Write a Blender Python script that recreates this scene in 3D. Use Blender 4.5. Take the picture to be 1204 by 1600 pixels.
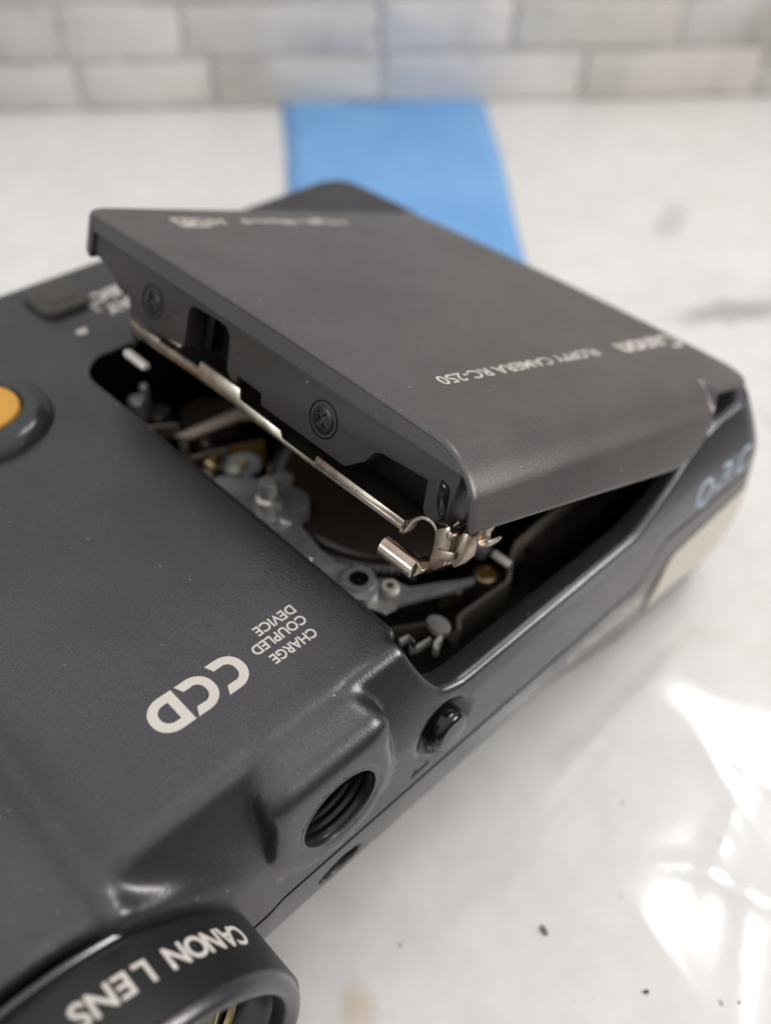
import bpy, bmesh, math, random
import numpy as np
from mathutils import Matrix, Vector, geometry
random.seed(7); rng = np.random.default_rng(7)
for o in list(bpy.data.objects): bpy.data.objects.remove(o)
S = 0.001                                   # all modelling below is in millimetres
scene = bpy.context.scene
COL = scene.collection

# ------------------------------------------------------------------ camera
CAM_Z = 151.2
R = ((0.71574078, -0.45940571, 0.52598625), (-0.69728853, -0.51193122, 0.5017122), (0.03877933, -0.72586006, -0.68674838))
cam_d = bpy.data.cameras.new('camera'); cam = bpy.data.objects.new('camera', cam_d); COL.objects.link(cam)
cam_d.sensor_fit = 'VERTICAL'; cam_d.sensor_height = 32.0; cam_d.sensor_width = 24.0
cam_d.lens = 32.0 * 1422 / 1600
cam_d.clip_start = 0.005; cam_d.clip_end = 50
cam.matrix_world = Matrix(((R[0][0], -R[0][1], -R[0][2], 0), (R[1][0], -R[1][1], -R[1][2], 0),
                           (R[2][0], -R[2][1], -R[2][2], CAM_Z * S), (0, 0, 0, 1)))
cam_d.dof.use_dof = True; cam_d.dof.focus_distance = 0.114; cam_d.dof.aperture_fstop = 9.4
scene.camera = cam

# ------------------------------------------------------------------ light
world = bpy.data.worlds.new('World'); scene.world = world; world.use_nodes = True
# the room: pale ceiling above, dimmer walls towards eye level
_w = world.node_tree; _tc = _w.nodes.new('ShaderNodeTexCoord'); _sx = _w.nodes.new('ShaderNodeSeparateXYZ'); _rp = _w.nodes.new('ShaderNodeValToRGB')
_w.links.new(_tc.outputs['Generated'], _sx.inputs[0]); _w.links.new(_sx.outputs['Z'], _rp.inputs[0]); _w.links.new(_rp.outputs[0], _w.nodes['Background'].inputs[0])
_rp.color_ramp.elements[0].position = 0.0; _rp.color_ramp.elements[0].color = (0.10, 0.090, 0.083, 1); _rp.color_ramp.elements[1].position = 0.85; _rp.color_ramp.elements[1].color = (1.02, 1.0, 0.995, 1)
_w.nodes['Background'].inputs[1].default_value = 1.0
scene.view_settings.view_transform = 'Standard'; scene.view_settings.look = 'None'
scene.view_settings.gamma = 1.0; scene.view_settings.exposure = 0.0; scene.view_settings.use_curve_mapping = False

def area(name, loc, target, sx, sy, radiance, col):
    d = bpy.data.lights.new(name, 'AREA'); d.shape = 'RECTANGLE'; d.size = sx; d.size_y = sy
    d.energy = radiance * math.pi * sx * sy; d.color = col
    o = bpy.data.objects.new(name, d); COL.objects.link(o); o.location = loc
    o.rotation_euler = (Vector(target) - Vector(loc)).to_track_quat('-Z', 'Y').to_euler()
    return o
area('window_light_right', (1.07, 0.09, 1.16), (0.118, 0.017, 0.0), 0.36, 0.10, 19.0, (1.0, 0.985, 0.96))
area('window_light_right_upper', (0.86, -0.06, 1.29), (0.089, 0.0, 0.0), 0.34, 0.11, 19.0, (1.0, 0.985, 0.96))
area('front_fill_light', (1.15, -1.10, 0.66), (0.1, 0.05, 0.0), 0.60, 0.50, 16.0, (1.0, 0.97, 0.94))  # added fill lamp, placed to brighten the lid's side and the body front
area('window_light_left', (-1.45, 0.72, 0.52), (0.05, 0.08, 0.03), 0.32, 0.32, 15.0, (0.80, 0.94, 1.0))

# ------------------------------------------------------------------ helpers
def mat(name, col, rough=0.5, metal=0.0, **k):
    m = bpy.data.materials.new(name); m.use_nodes = True; nt = m.node_tree; b = nt.nodes['Principled BSDF']
    b.inputs['Base Color'].default_value = (*col, 1); b.inputs['Roughness'].default_value = rough; b.inputs['Metallic'].default_value = metal
    for kk, v in k.items(): b.inputs[kk.replace('_', ' ')].default_value = v
    m['b'] = 0
    return m
def N(m, t, **k):
    n = m.node_tree.nodes.new(t)
    for kk, v in k.items(): setattr(n, kk, v)
    return n
def L(m, a, b): m.node_tree.links.new(a, b)
def bs(m): return m.node_tree.nodes['Principled BSDF']
def noise(m, scale, detail=3, rough=0.5, vec=None):
    n = N(m, 'ShaderNodeTexNoise'); n.inputs['Scale'].default_value = scale; n.inputs['Detail'].default_value = detail; n.inputs['Roughness'].default_value = rough
    if vec is None:
        tc = N(m, 'ShaderNodeTexCoord'); vec = tc.outputs['Object']
    L(m, vec, n.inputs['Vector']); return n
def ramp(m, fac, stops):
    r = N(m, 'ShaderNodeValToRGB'); e = r.color_ramp.elements
    while len(e) < len(stops): e.new(0.5)
    for i, (p, c) in enumerate(stops):
        e[i].position = p; e[i].color = (*c, 1) if len(c) == 3 else c
    L(m, fac, r.inputs[0]); return r
def bump(m, fac, strength, dist):
    b = N(m, 'ShaderNodeBump'); b.inputs['Strength'].default_value = strength; b.inputs['Distance'].default_value = dist
    L(m, fac, b.inputs['Height']); L(m, b.outputs[0], bs(m).inputs['Normal']); return b

def grained(name, col, rough, var=0.12, grain=2600, bd=0.00003, spec=0.5, metal=0.0, speck=0.0, wear=0.0):
    """painted plastic: fine grain, faint mottling, pale dust specks and scuffs"""
    m = mat(name, col, rough, metal); b = bs(m); b.inputs['Specular IOR Level'].default_value = spec
    n1 = noise(m, 60, 4); lo = tuple(c * (1 - var) for c in col); hi = tuple(c * (1 + var) for c in col)
    r1 = ramp(m, n1.outputs[0], [(0.3, lo), (0.7, hi)])
    n2 = noise(m, 900, 1); r2 = ramp(m, n2.outputs[0], [(0.768, (0, 0, 0)), (0.81, (1, 1, 1))])
    mx = N(m, 'ShaderNodeMix', data_type='RGBA'); L(m, r2.outputs[0], mx.inputs[0]); L(m, r1.outputs[0], mx.inputs[6]); mx.inputs[7].default_value = (*[min(1, c * 2.2 + .05) for c in col], 1)
    last = mx.outputs[2]
    if speck:      # fine paint fleck
        nf = noise(m, 3600, 1); rf = ramp(m, nf.outputs[0], [(0.3, (1 - speck,) * 3), (0.7, (1 + speck,) * 3)])
        mf = N(m, 'ShaderNodeMix', data_type='RGBA', blend_type='MULTIPLY'); mf.inputs[0].default_value = 1; L(m, last, mf.inputs[6]); L(m, rf.outputs[0], mf.inputs[7]); last = mf.outputs[2]
    if wear:       # rubbed edges and a few long scuffs
        ge = N(m, 'ShaderNodeNewGeometry'); nw = noise(m, 120, 4, .7); ad = N(m, 'ShaderNodeMath', operation='MULTIPLY_ADD'); L(m, nw.outputs[0], ad.inputs[0]); ad.inputs[1].default_value = .06; L(m, ge.outputs['Pointiness'], ad.inputs[2])
        rw = ramp(m, ad.outputs[0], [(0.555, (0, 0, 0)), (0.60, (wear,) * 3)])
        mw = N(m, 'ShaderNodeMix', data_type='RGBA'); L(m, rw.outputs[0], mw.inputs[0]); L(m, last, mw.inputs[6]); mw.inputs[7].default_value = (.22, .215, .22, 1); last = mw.outputs[2]
        tc = N(m, 'ShaderNodeTexCoord'); mp = N(m, 'ShaderNodeMapping'); mp.inputs['Rotation'].default_value = (0, 0, .9); mp.inputs['Scale'].default_value = (60, 900, 400); L(m, tc.outputs['Object'], mp.inputs[0])
        ns = noise(m, 1.0, 2, .5, mp.outputs[0]); rs = ramp(m, ns.outputs[0], [(.735, (0, 0, 0)), (.785, (.4,) * 3)])
        ms = N(m, 'ShaderNodeMix', data_type='RGBA'); L(m, rs.outputs[0], ms.inputs[0]); L(m, last, ms.inputs[6]); ms.inputs[7].default_value = (.16, .155, .16, 1); last = ms.outputs[2]
    L(m, last, b.inputs['Base Color'])
    n3 = noise(m, 25, 5, 0.65); r3 = ramp(m, n3.outputs[0], [(0.3, (rough - .06,) * 3), (0.75, (rough + .08,) * 3)])
    L(m, r3.outputs[0], b.inputs['Roughness'])
    n4 = noise(m, grain, 2); bump(m, n4.outputs[0], 0.6, bd)
    return m

M = {}
M['body'] = grained('dark_grey_plastic', (0.086, 0.083, 0.091), 0.29, metal=.75, speck=.15, wear=.5, bd=.00004)
M['lid'] = grained('lid_grey_paint', (0.124, 0.113, 0.112), 0.37, metal=.5, speck=.13, bd=.00004)
M['frame'] = grained('dark_brown_grey_plastic', (0.050, 0.042, 0.039), 0.5, bd=0.00002)
M['black'] = grained('black_plastic', (0.004, 0.004, 0.004), 0.5, spec=0.15)
M['gloss_black'] = mat('gloss_black_plastic', (0.006, 0.006, 0.007), 0.12)
M['gloss_grey'] = grained('polished_dark_grey', (0.05, 0.05, 0.054), 0.2, metal=.3, bd=.00001)
M['seam'] = mat('seam_dark', (0.006, 0.005, 0.005), 0.8)
M['rubber'] = grained('brown_black_rubber', (0.060, 0.052, 0.048), 0.6)
M['print'] = grained('cream_print', (0.60, 0.56, 0.51), 0.6, bd=0.000005)
M['print_dim'] = grained('grey_print', (0.33, 0.32, 0.31), 0.6, bd=0.000005)
M['print_blue'] = grained('pale_blue_print', (0.42, 0.52, 0.64), 0.6, bd=0.000005)
M['ring'] = grained('lens_ring_black', (0.013, 0.013, 0.014), 0.38)
M['orange'] = grained('orange_button', (0.72, 0.36, 0.045), 0.42, var=.04, bd=0.00001)
M['cream'] = mat('flash_cream', (0.58, 0.545, 0.45), 0.3)
M['copper'] = mat('nickel_copper', (0.52, 0.42, 0.34), 0.30, 1.0)
M['steel'] = mat('steel', (0.68, 0.66, 0.63), 0.3, 0.65)
M['white_metal'] = mat('bright_tinned', (0.85, 0.81, 0.74), 0.35, 0.3)
M['cast'] = mat('cast_zinc', (0.44, 0.44, 0.45), 0.30, 0.55)
M['chassis'] = mat('black_steel', (0.075, 0.064, 0.056), 0.28, 0.6)
M['disc'] = mat('dark_brown_disc', (0.040, 0.030, 0.025), 0.2)
M['bronze'] = mat('dark_bronze_sheet', (0.34, 0.29, 0.24), 0.32, 0.7)
M['bronze_light'] = mat('pale_bronze', (0.62, 0.52, 0.42), 0.4, 0.4)
M['socket'] = mat('socket_black', (0.016, 0.015, 0.014), 0.24, 0.2)
M['flex'] = mat('flex_circuit', (0.30, 0.16, 0.05), 0.3)
M['brass'] = mat('brass', (0.72, 0.55, 0.30), 0.3, 1.0)
M['screw'] = mat('black_screw', (0.05, 0.045, 0.04), 0.35, 0.8)
for k in ('copper', 'steel', 'cast', 'chassis'):
    m = M[k]; n = noise(m, 700, 4, .6); c = bs(m).inputs['Base Color'].default_value[:3]
    r = ramp(m, n.outputs[0], [(0.3, tuple(x * .72 for x in c)), (0.7, tuple(min(1, x * 1.12) for x in c))]); L(m, r.outputs[0], bs(m).inputs['Base Color'])
    n2 = noise(m, 250, 4, .6); rr = bs(m).inputs['Roughness'].default_value
    r2 = ramp(m, n2.outputs[0], [(.3, (rr - .08,) * 3), (.7, (rr + .14,) * 3)]); L(m, r2.outputs[0], bs(m).inputs['Roughness'])
    n3 = noise(m, 1800, 2); bump(m, n3.outputs[0], .4, .00002)

def new_obj(name, me, m=None, parent=None, smooth=False, angle=None):
    o = bpy.data.objects.new(name, me); COL.objects.link(o)
    if m: me.materials.append(M[m] if isinstance(m, str) else m)
    if parent: o.parent = parent
    if smooth or angle:
        me.shade_smooth()
        if angle: me.set_sharp_from_angle(angle=math.radians(angle))
    return o
def mesh(name, V, F, m=None, parent=None, smooth=False, angle=None):
    me = bpy.data.meshes.new(name); me.from_pydata([tuple(float(c) * S for c in v) for v in V], [], [tuple(int(i) for i in f) for f in F]); me.update()
    return new_obj(name, me, m, parent, smooth, angle)
def from_bm(name, bm, m=None, parent=None, smooth=False, angle=None, bevel=0, segs=2):
    if bevel:
        es = [e for e in bm.edges if len(e.link_faces) == 2 and e.calc_face_angle(0) > math.radians(35)]
        bmesh.ops.bevel(bm, geom=es, offset=bevel, segments=segs, affect='EDGES', clamp_overlap=True, profile=.5)
    bmesh.ops.recalc_face_normals(bm, faces=bm.faces[:])
    for v in bm.verts: v.co *= S
    me = bpy.data.meshes.new(name); bm.to_mesh(me); bm.free()
    return new_obj(name, me, m, parent, smooth, angle)
def tag(o, label=None, cat=None, kind=None, group=None):
    if label: o['label'] = label
    if cat: o['category'] = cat
    if kind: o['kind'] = kind
    if group: o['group'] = group
    return o
IDW = lambda a, b, c: (a, b, c)
def prism(name, poly, h0, h1, fr, m, parent, bevel=0.0, angle=30, segs=2):
    """polygon in (p,q) extruded between heights h0..h1; fr(p,q,h)->xyz"""
    bm = bmesh.new(); n = len(poly)
    A = [bm.verts.new(fr(p, q, h0)) for p, q in poly]; B = [bm.verts.new(fr(p, q, h1)) for p, q in poly]
    bm.faces.new(A); bm.faces.new(B[::-1])
    for i in range(n): bm.faces.new((A[i], B[i], B[(i + 1) % n], A[(i + 1) % n]))
    bmesh.ops.recalc_face_normals(bm, faces=bm.faces[:])
    return from_bm(name, bm, m, parent, True, angle, bevel, segs)
def ribbon(name, path, thick, h0, h1, fr, m, parent, bevel=0.0):
    """sheet-metal strip: centre line path in (p,q), thickness, extruded h0..h1"""
    P = np.array(path, float); T = np.gradient(P, axis=0); T /= np.linalg.norm(T, axis=1)[:, None] + 1e-9
    Nn = np.c_[-T[:, 1], T[:, 0]] * thick / 2
    return prism(name, [tuple(x) for x in np.r_[P + Nn, (P - Nn)[::-1]]], h0, h1, fr, m, parent, bevel)
def catmull(pts, n=8):
    P = [np.array(p, float) for p in pts]; P = [2 * P[0] - P[1]] + P + [2 * P[-1] - P[-2]]; out = []
    for i in range(1, len(P) - 2):
        for t in np.linspace(0, 1, n, endpoint=False):
            a, b, c, d = P[i - 1], P[i], P[i + 1], P[i + 2]
            out.append(tuple(.5 * (2 * b + (c - a) * t + (2 * a - 5 * b + 4 * c - d) * t * t + (3 * b - a - 3 * c + d) * t ** 3)))
    out.append(tuple(P[-2])); return out
def rrect(x0, x1, y0, y1, r, n=5):
    out = []
    for cx, cy, a0 in ((x1 - r, y1 - r, 0), (x0 + r, y1 - r, 90), (x0 + r, y0 + r, 180), (x1 - r, y0 + r, 270)):
        for k in range(n + 1):
            a = math.radians(a0 + 90 * k / n); out.append((cx + r * math.cos(a), cy + r * math.sin(a)))
    return out
def circle(cx, cy, r, n=24, a0=0, a1=360):
    return [(cx + r * math.cos(math.radians(a0 + (a1 - a0) * k / n)), cy + r * math.sin(math.radians(a0 + (a1 - a0) * k / n))) for k in range(n if a1 - a0 == 360 else n + 1)]
def lathe(name, prof, fr, m, parent, n=72, angle=35, close=False):
    """profile (r,h) revolved; fr(p,q,h)"""
    V = []; F = []; k = len(prof)
    for i in range(n):
        a = 2 * math.pi * i / n
        for r, h in prof: V.append(fr(r * math.cos(a), r * math.sin(a), h))
    for i in range(n):
        j = (i + 1) % n
        for q in range(k - 1 + (1 if close else 0)):
            F.append((i * k + q, j * k + q, j * k + (q + 1) % k, i * k + (q + 1) % k))
    bm = bmesh.new(); vs = [bm.verts.new(v) for v in V]
    for f in F:
        bm.faces.new([vs[i] for i in f])
    bmesh.ops.remove_doubles(bm, verts=bm.verts[:], dist=1e-4)
    return from_bm(name, bm, m, parent, True, angle)
def screw_head(name, fr, r, dome, m, parent, cross=True, rot=0.3):
    """round head built as a height field with a sunken cross"""
    n = 30; V = []; F = []; rings = 15; ca, sa = math.cos(rot), math.sin(rot)
    V.append((0, 0)); 
    for i in range(1, rings + 1):
        for k in range(n * 2): a = math.pi * k / n; V.append((r * i / rings * math.cos(a), r * i / rings * math.sin(a)))
    W = []
    for p, q in V:
        d = math.hypot(p, q) / r; h = dome * (1 - d * d) ** .5 if d < 1 else 0
        u, v = abs(p * ca + q * sa) / r, abs(-p * sa + q * ca) / r
        if cross and ((u < .17 and v < .62) or (v < .17 and u < .62)): h = dome * .25 - r * .25 * (1 - min(1, d / .7))
        W.append(fr(p, q, h))
    n2 = n * 2
    for k in range(n2): F.append((0, 1 + k, 1 + (k + 1) % n2))
    for i in range(rings - 1):
        for k in range(n2): F.append((1 + i * n2 + k, 1 + (i + 1) * n2 + k, 1 + (i + 1) * n2 + (k + 1) % n2, 1 + i * n2 + (k + 1) % n2))
    b = len(W)
    for k in range(n2): a = math.pi * k / n; W.append(fr(r * math.cos(a), r * math.sin(a), -r * .5))
    for k in range(n2): F.append((1 + (rings - 1) * n2 + k, b + k, b + (k + 1) % n2, 1 + (rings - 1) * n2 + (k + 1) % n2))
    return mesh(name, W, F, m, parent, True, 40)
def text_polys(s, size=1.0, bold=0.0, shear=0.0, space=1.0, width=None):
    """outline text as flat triangles; baseline at y=0, starts at x=0"""
    cu = bpy.data.curves.new('txt', 'FONT'); cu.body = s; cu.size = size; cu.offset = bold; cu.shear = shear; cu.space_character = space
    cu.fill_mode = 'FRONT'; cu.resolution_u = 4
    o = bpy.data.objects.new('txt', cu); COL.objects.link(o); bpy.context.view_layer.update()
    e = o.evaluated_get(bpy.context.evaluated_depsgraph_get()); me = e.to_mesh()
    V = np.array([v.co[:2] for v in me.vertices]); F = [tuple(p.vertices) for p in me.polygons]
    e.to_mesh_clear(); bpy.data.objects.remove(o); bpy.data.curves.remove(cu)
    if bold and (np.abs(V[:, 1]).max() > 1.5 * size or np.ptp(V[:, 0]) > 1.2 * size * len(s)): return text_polys(s, size, bold * .6 if bold > .01 else 0, shear, space, width)   # outline offset folded over
    x0 = V[:, 0].min(); V[:, 0] -= x0
    if width: V[:, 0] *= width / V[:, 0].max()
    return V, F
def lettering(name, V, F, fr, m, parent, lift=0.04):
    """printed lettering with a real (paint-thin) thickness; fr(x,y,lift)"""
    top = [fr(x, y, lift) for x, y in V]; bot = [fr(x, y, -0.06) for x, y in V]; n = len(top)
    from collections import Counter
    E = Counter()
    for f in F:
        for i in range(len(f)): E[(f[i], f[(i + 1) % len(f)])] += 1
    G = [tuple(f) for f in F]
    for (a, b) in list(E):
        if (b, a) not in E: G.append((a, n + a, n + b, b))
    return mesh(name, top + bot, G, m, parent)

# ------------------------------------------------------------------ table
TZ, TK = 4.5, 0.9702          # table height and the plan scale that goes with it
TAB = mat('white_film_over_paper', (0.74, 0.72, 0.69), 0.5)
def build_table():
    m = TAB; b = bs(m); b.inputs['Coat Weight'].default_value = 1.0; b.inputs['Coat Roughness'].default_value = 0.09; b.inputs['Coat IOR'].default_value = 1.5
    n1 = noise(m, 14, 6, .6); r1 = ramp(m, n1.outputs[0], [(.28, (.725, .71, .685)), (.5, (.765, .755, .735)), (.72, (.785, .78, .768))])
    n2 = noise(m, 110, 5, .7); r2 = ramp(m, n2.outputs[0], [(.25, (.90, .89, .88)), (.6, (1, 1, 1))])
    mx = N(m, 'ShaderNodeMix', data_type='RGBA', blend_type='MULTIPLY'); mx.inputs[0].default_value = 1; L(m, r1.outputs[0], mx.inputs[6]); L(m, r2.outputs[0], mx.inputs[7])
    n3 = noise(m, 330, 2, .5); r3 = ramp(m, n3.outputs[0], [(.745, (1, 1, 1)), (.79, (.42, .39, .35))])
    mx2 = N(m, 'ShaderNodeMix', data_type='RGBA', blend_type='MULTIPLY'); mx2.inputs[0].default_value = 1; L(m, mx.outputs[2], mx2.inputs[6]); L(m, r3.outputs[0], mx2.inputs[7])
    # a few grey smears
    n4 = noise(m, 9.5, 3, .55); r4 = ramp(m, n4.outputs[0], [(.70, (1, 1, 1)), (.80, (.88, .87, .86))])
    mx3 = N(m, 'ShaderNodeMix', data_type='RGBA', blend_type='MULTIPLY'); mx3.inputs[0].default_value = 1; L(m, mx2.outputs[2], mx3.inputs[6]); L(m, r4.outputs[0], mx3.inputs[7])
    last = mx3.outputs[2]
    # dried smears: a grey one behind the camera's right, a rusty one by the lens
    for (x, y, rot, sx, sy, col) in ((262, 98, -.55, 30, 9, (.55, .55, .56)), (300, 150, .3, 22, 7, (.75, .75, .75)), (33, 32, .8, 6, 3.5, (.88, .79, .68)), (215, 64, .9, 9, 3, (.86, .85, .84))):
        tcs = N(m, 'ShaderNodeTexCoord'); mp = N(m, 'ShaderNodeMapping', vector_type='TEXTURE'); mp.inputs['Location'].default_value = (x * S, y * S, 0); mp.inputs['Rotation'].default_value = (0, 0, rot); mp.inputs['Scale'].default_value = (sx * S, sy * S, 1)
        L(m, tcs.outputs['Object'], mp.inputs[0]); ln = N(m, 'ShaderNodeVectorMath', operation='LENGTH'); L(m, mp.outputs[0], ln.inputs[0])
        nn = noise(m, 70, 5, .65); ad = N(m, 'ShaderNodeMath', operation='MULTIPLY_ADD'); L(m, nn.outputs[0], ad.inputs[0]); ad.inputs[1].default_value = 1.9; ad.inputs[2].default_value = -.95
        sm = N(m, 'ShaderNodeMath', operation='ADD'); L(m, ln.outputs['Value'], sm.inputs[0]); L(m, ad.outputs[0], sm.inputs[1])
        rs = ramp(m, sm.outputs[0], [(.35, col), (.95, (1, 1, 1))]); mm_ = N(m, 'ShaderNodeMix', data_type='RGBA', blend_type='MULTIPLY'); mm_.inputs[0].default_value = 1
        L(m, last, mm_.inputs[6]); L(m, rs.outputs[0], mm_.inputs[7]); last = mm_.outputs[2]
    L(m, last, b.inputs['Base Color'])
    n5 = noise(m, 160, 3); bump(m, n5.outputs[0], .15, .0004)
    # sheet with low wrinkles
    xs = np.unique(np.r_[np.linspace(-600, -40, 15), np.linspace(-40, 260, 201), np.linspace(260, 760, 26)])
    ys = np.unique(np.r_[np.linspace(-26, 240, 181), np.linspace(240, 760, 26)])
    X, Y = np.meshgrid(xs, ys, indexing='ij'); Z = np.zeros_like(X)
    r2_ = np.random.default_rng(21)
    for lam, amp in ((95, .20), (55, .11), (34, .075), (20, .035)):
        for _ in range(7):
            a = r2_.uniform(0, 2 * math.pi); ph = r2_.uniform(0, 2 * math.pi); l = lam * r2_.uniform(.8, 1.3)
            Z += amp / 2.6 * np.sin((X * math.cos(a) + Y * math.sin(a)) * 2 * math.pi / l + ph)
    # sharp creases of the film
    for (x0, y0, a, ln, amp, w) in ((104, 10, 24, 22, .22, 1.3), (112, 16, 70, 14, .2, 1.0), (96, 2, 120, 16, .2, 1.2), (84, -4, 35, 18, .22, 1.1), (92, 12, 150, 12, .16, .9), (118, 6, 100, 15, .18, 1.0), (78, 8, 80, 12, .14, .9), (88, 24, 50, 14, .10, 1.2)):
        ca, sa = math.cos(math.radians(a)), math.sin(math.radians(a)); u = (X - x0) * ca + (Y - y0) * sa; v = -(X - x0) * sa + (Y - y0) * ca
        Z += amp * np.exp(-np.abs(v + 2 * np.sin(u / 9)) / w) * np.clip(1 - np.abs(u) / ln, 0, 1)
    Z[:, 0] = -9; Z[:, 1] = np.minimum(Z[:, 1], -.3)      # rounded front edge, cut just out of view so the body front reflects dark
    near = ((X > -40) & (X < 170) & (Y > 40) & (Y < 165)); Z = np.where(near, np.minimum(Z, 0.0), Z) - 0.35
    nx, ny = X.shape
    V = np.stack([X * TK, Y * TK, Z + TZ], -1).reshape(-1, 3); I = np.arange(nx * ny).reshape(nx, ny)
    F = np.stack([I[:-1, :-1], I[1:, :-1], I[1:, 1:], I[:-1, 1:]], -1).reshape(-1, 4)
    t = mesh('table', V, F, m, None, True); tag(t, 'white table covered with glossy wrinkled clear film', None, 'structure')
build_table()

# ------------------------------------------------------------------ wall
def build_wall():
    W0 = np.array((167.2, 402.2, 0)); D = np.array((0.8249, -0.5653, 0)); Nn = np.array((0.5653, 0.8249, 0)); UP = np.array((0, 0, 1))
    fr = lambda s, h, d: tuple((W0 + D * s + UP * h + Nn * d) * TK + UP * TZ)
    mo = mat('mortar', (0.42, 0.40, 0.39), .85); n = noise(mo, 60, 5); r = ramp(mo, n.outputs[0], [(.3, (.53, .52, .51)), (.7, (.67, .65, .63))]); L(mo, r.outputs[0], bs(mo).inputs['Base Color'])
    wall = prism('wall', [(-420, -2), (700, -2), (700, 190), (-420, 190)], 1.0, 14, fr, mo, None); tag(wall, 'pale stone brick wall behind the table', None, 'structure')
    def bmat(i, c):
        m = mat('stone_%d' % i, c, .8); n = noise(m, 22 + 3 * i, 6, .62)
        k = [(.25, tuple(x * .74 for x in c)), (.5, c), (.75, tuple(min(1, x * 1.10) for x in c))]; r = ramp(m, n.outputs[0], k)
        n2 = noise(m, 14, 4, .6); r2 = ramp(m, n2.outputs[0], [(.48, (1, 1, 1)), (.66, (.80, .785, .775))])
        mx = N(m, 'ShaderNodeMix', data_type='RGBA', blend_type='MULTIPLY'); mx.inputs[0].default_value = 1; L(m, r.outputs[0], mx.inputs[6]); L(m, r2.outputs[0], mx.inputs[7])
        L(m, mx.outputs[2], bs(m).inputs['Base Color']); n3 = noise(m, 140, 5, .6); bump(m, n3.outputs[0], .5, .0008); return m
    mats = [bmat(0, (.67, .64, .61)), bmat(1, (.63, .60, .56)), bmat(2, (.68, .65, .63)), bmat(3, (.59, .57, .545)), bmat(4, (.65, .61, .575))]
    courses = [(1.0, 19.6, [-70, -22, 35, 92.5, 167.5, 262, 352, 420], [0, 2, 0, 1, 2, 1, 3]),
               (21.4, 41.5, [-95, -40, 31, 80.5, 165.5, 226, 305, 395], [1, 3, 0, 4, 2, 1, 3]),
               (43.4, 65.0, [-60, 12, 66, 130, 205, 270, 330, 410], [2, 0, 1, 3, 4, 0, 1]),
               (67.0, 90.0, [-90, -10, 40, 105, 180, 250, 320, 400], [1, 2, 0, 1, 2, 4, 0])]
    rx = random.Random(11)
    for k in range(4):                      # courses above the frame
        h0 = 92.0 + 23.5 * k; js = [-90 + rx.uniform(0, 40)]
        while js[-1] < 380: js.append(js[-1] + rx.uniform(50, 82))
        courses.append((h0, h0 + 21.5, js, [rx.randrange(5) for _ in js]))
    for h0, h1, js, ms in courses:          # and on past both sides
        while js[0] > -300: js.insert(0, js[0] - rx.uniform(50, 82)); ms.insert(0, rx.randrange(5))
        while js[-1] < 560: js.append(js[-1] + rx.uniform(50, 82)); ms.append(rx.randrange(5))
    rr = random.Random(3)
    for ci, (h0, h1, js, ms) in enumerate(courses):
        for i in range(len(js) - 1):
            s0, s1 = js[i] + rr.uniform(.5, 1.1), js[i + 1] - rr.uniform(.5, 1.1); dh = 2.2 if (s0 + s1) / 2 > 166 else 0
            H0, H1 = h0 + (dh if ci else 0), h1 + dh; pts = []
            k = 7
            for (a, b) in (((s0, H0), (s1, H0)), ((s1, H0), (s1, H1)), ((s1, H1), (s0, H1)), ((s0, H1), (s0, H0))):
                for t in range(k):
                    f_ = t / k; pts.append((a[0] + (b[0] - a[0]) * f_ + rr.uniform(-1.2, 1.2), a[1] + (b[1] - a[1]) * f_ + (rr.uniform(-1.0, 1.0) if H0 > 2 or t else rr.uniform(0, .4))))
            prism('brick', pts, -rr.uniform(.3, 1.4), 3.0, fr, mats[ms[i]], wall, .6)
build_wall()

# ------------------------------------------------------------------ blue strip
def build_tape():
    m = mat('blue_paper', (0.165, 0.37, 0.70), .45); n = noise(m, 35, 4); r = ramp(m, n.outputs[0], [(.3, (.15, .355, .69)), (.7, (.19, .41, .74))]); L(m, r.outputs[0], bs(m).inputs['Base Color'])
    w = N(m, 'ShaderNodeTexWave'); w.inputs['Scale'].default_value = 90; w.inputs['Distortion'].default_value = 2; tc = N(m, 'ShaderNodeTexCoord'); L(m, tc.outputs['Object'], w.inputs['Vector']); bump(m, w.outputs[0], .12, .0004)
    left = catmull([(160, 196), (190, 235), (218, 270), (246, 305), (271, 338), (273.5, 341)], 6); right = catmull([(215, 140), (245.4, 174.7), (286.5, 216.8), (315.6, 248), (349, 284.5), (352, 288)], 6)
    V = []; F = []; k = len(left); nv = 14
    for i in range(k):
        for j in range(nv):
            f_ = j / (nv - 1); x = left[i][0] * (1 - f_) + right[i][0] * f_; y = left[i][1] * (1 - f_) + right[i][1] * f_
            z = .75 + .5 * math.sin(i * .8 + f_ * 3) * .4 + .3 * math.sin(f_ * 9 + i * .3)
            if i > k - 4: z += (i - (k - 4)) * (.9 + .5 * math.sin(f_ * 7))
            V.append((x * TK, y * TK, z + TZ))
    for i in range(k - 1):
        for j in range(nv - 1): F.append((i * nv + j, i * nv + j + 1, (i + 1) * nv + j + 1, (i + 1) * nv + j))
    o = mesh('paper_strip', V, F, m, None, True); md = o.modifiers.new('thickness', 'SOLIDIFY'); md.thickness = .0003
    tag(o, 'wide blue paper strip lying on the table and running up to the brick wall', 'paper strip')
build_tape()

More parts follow.
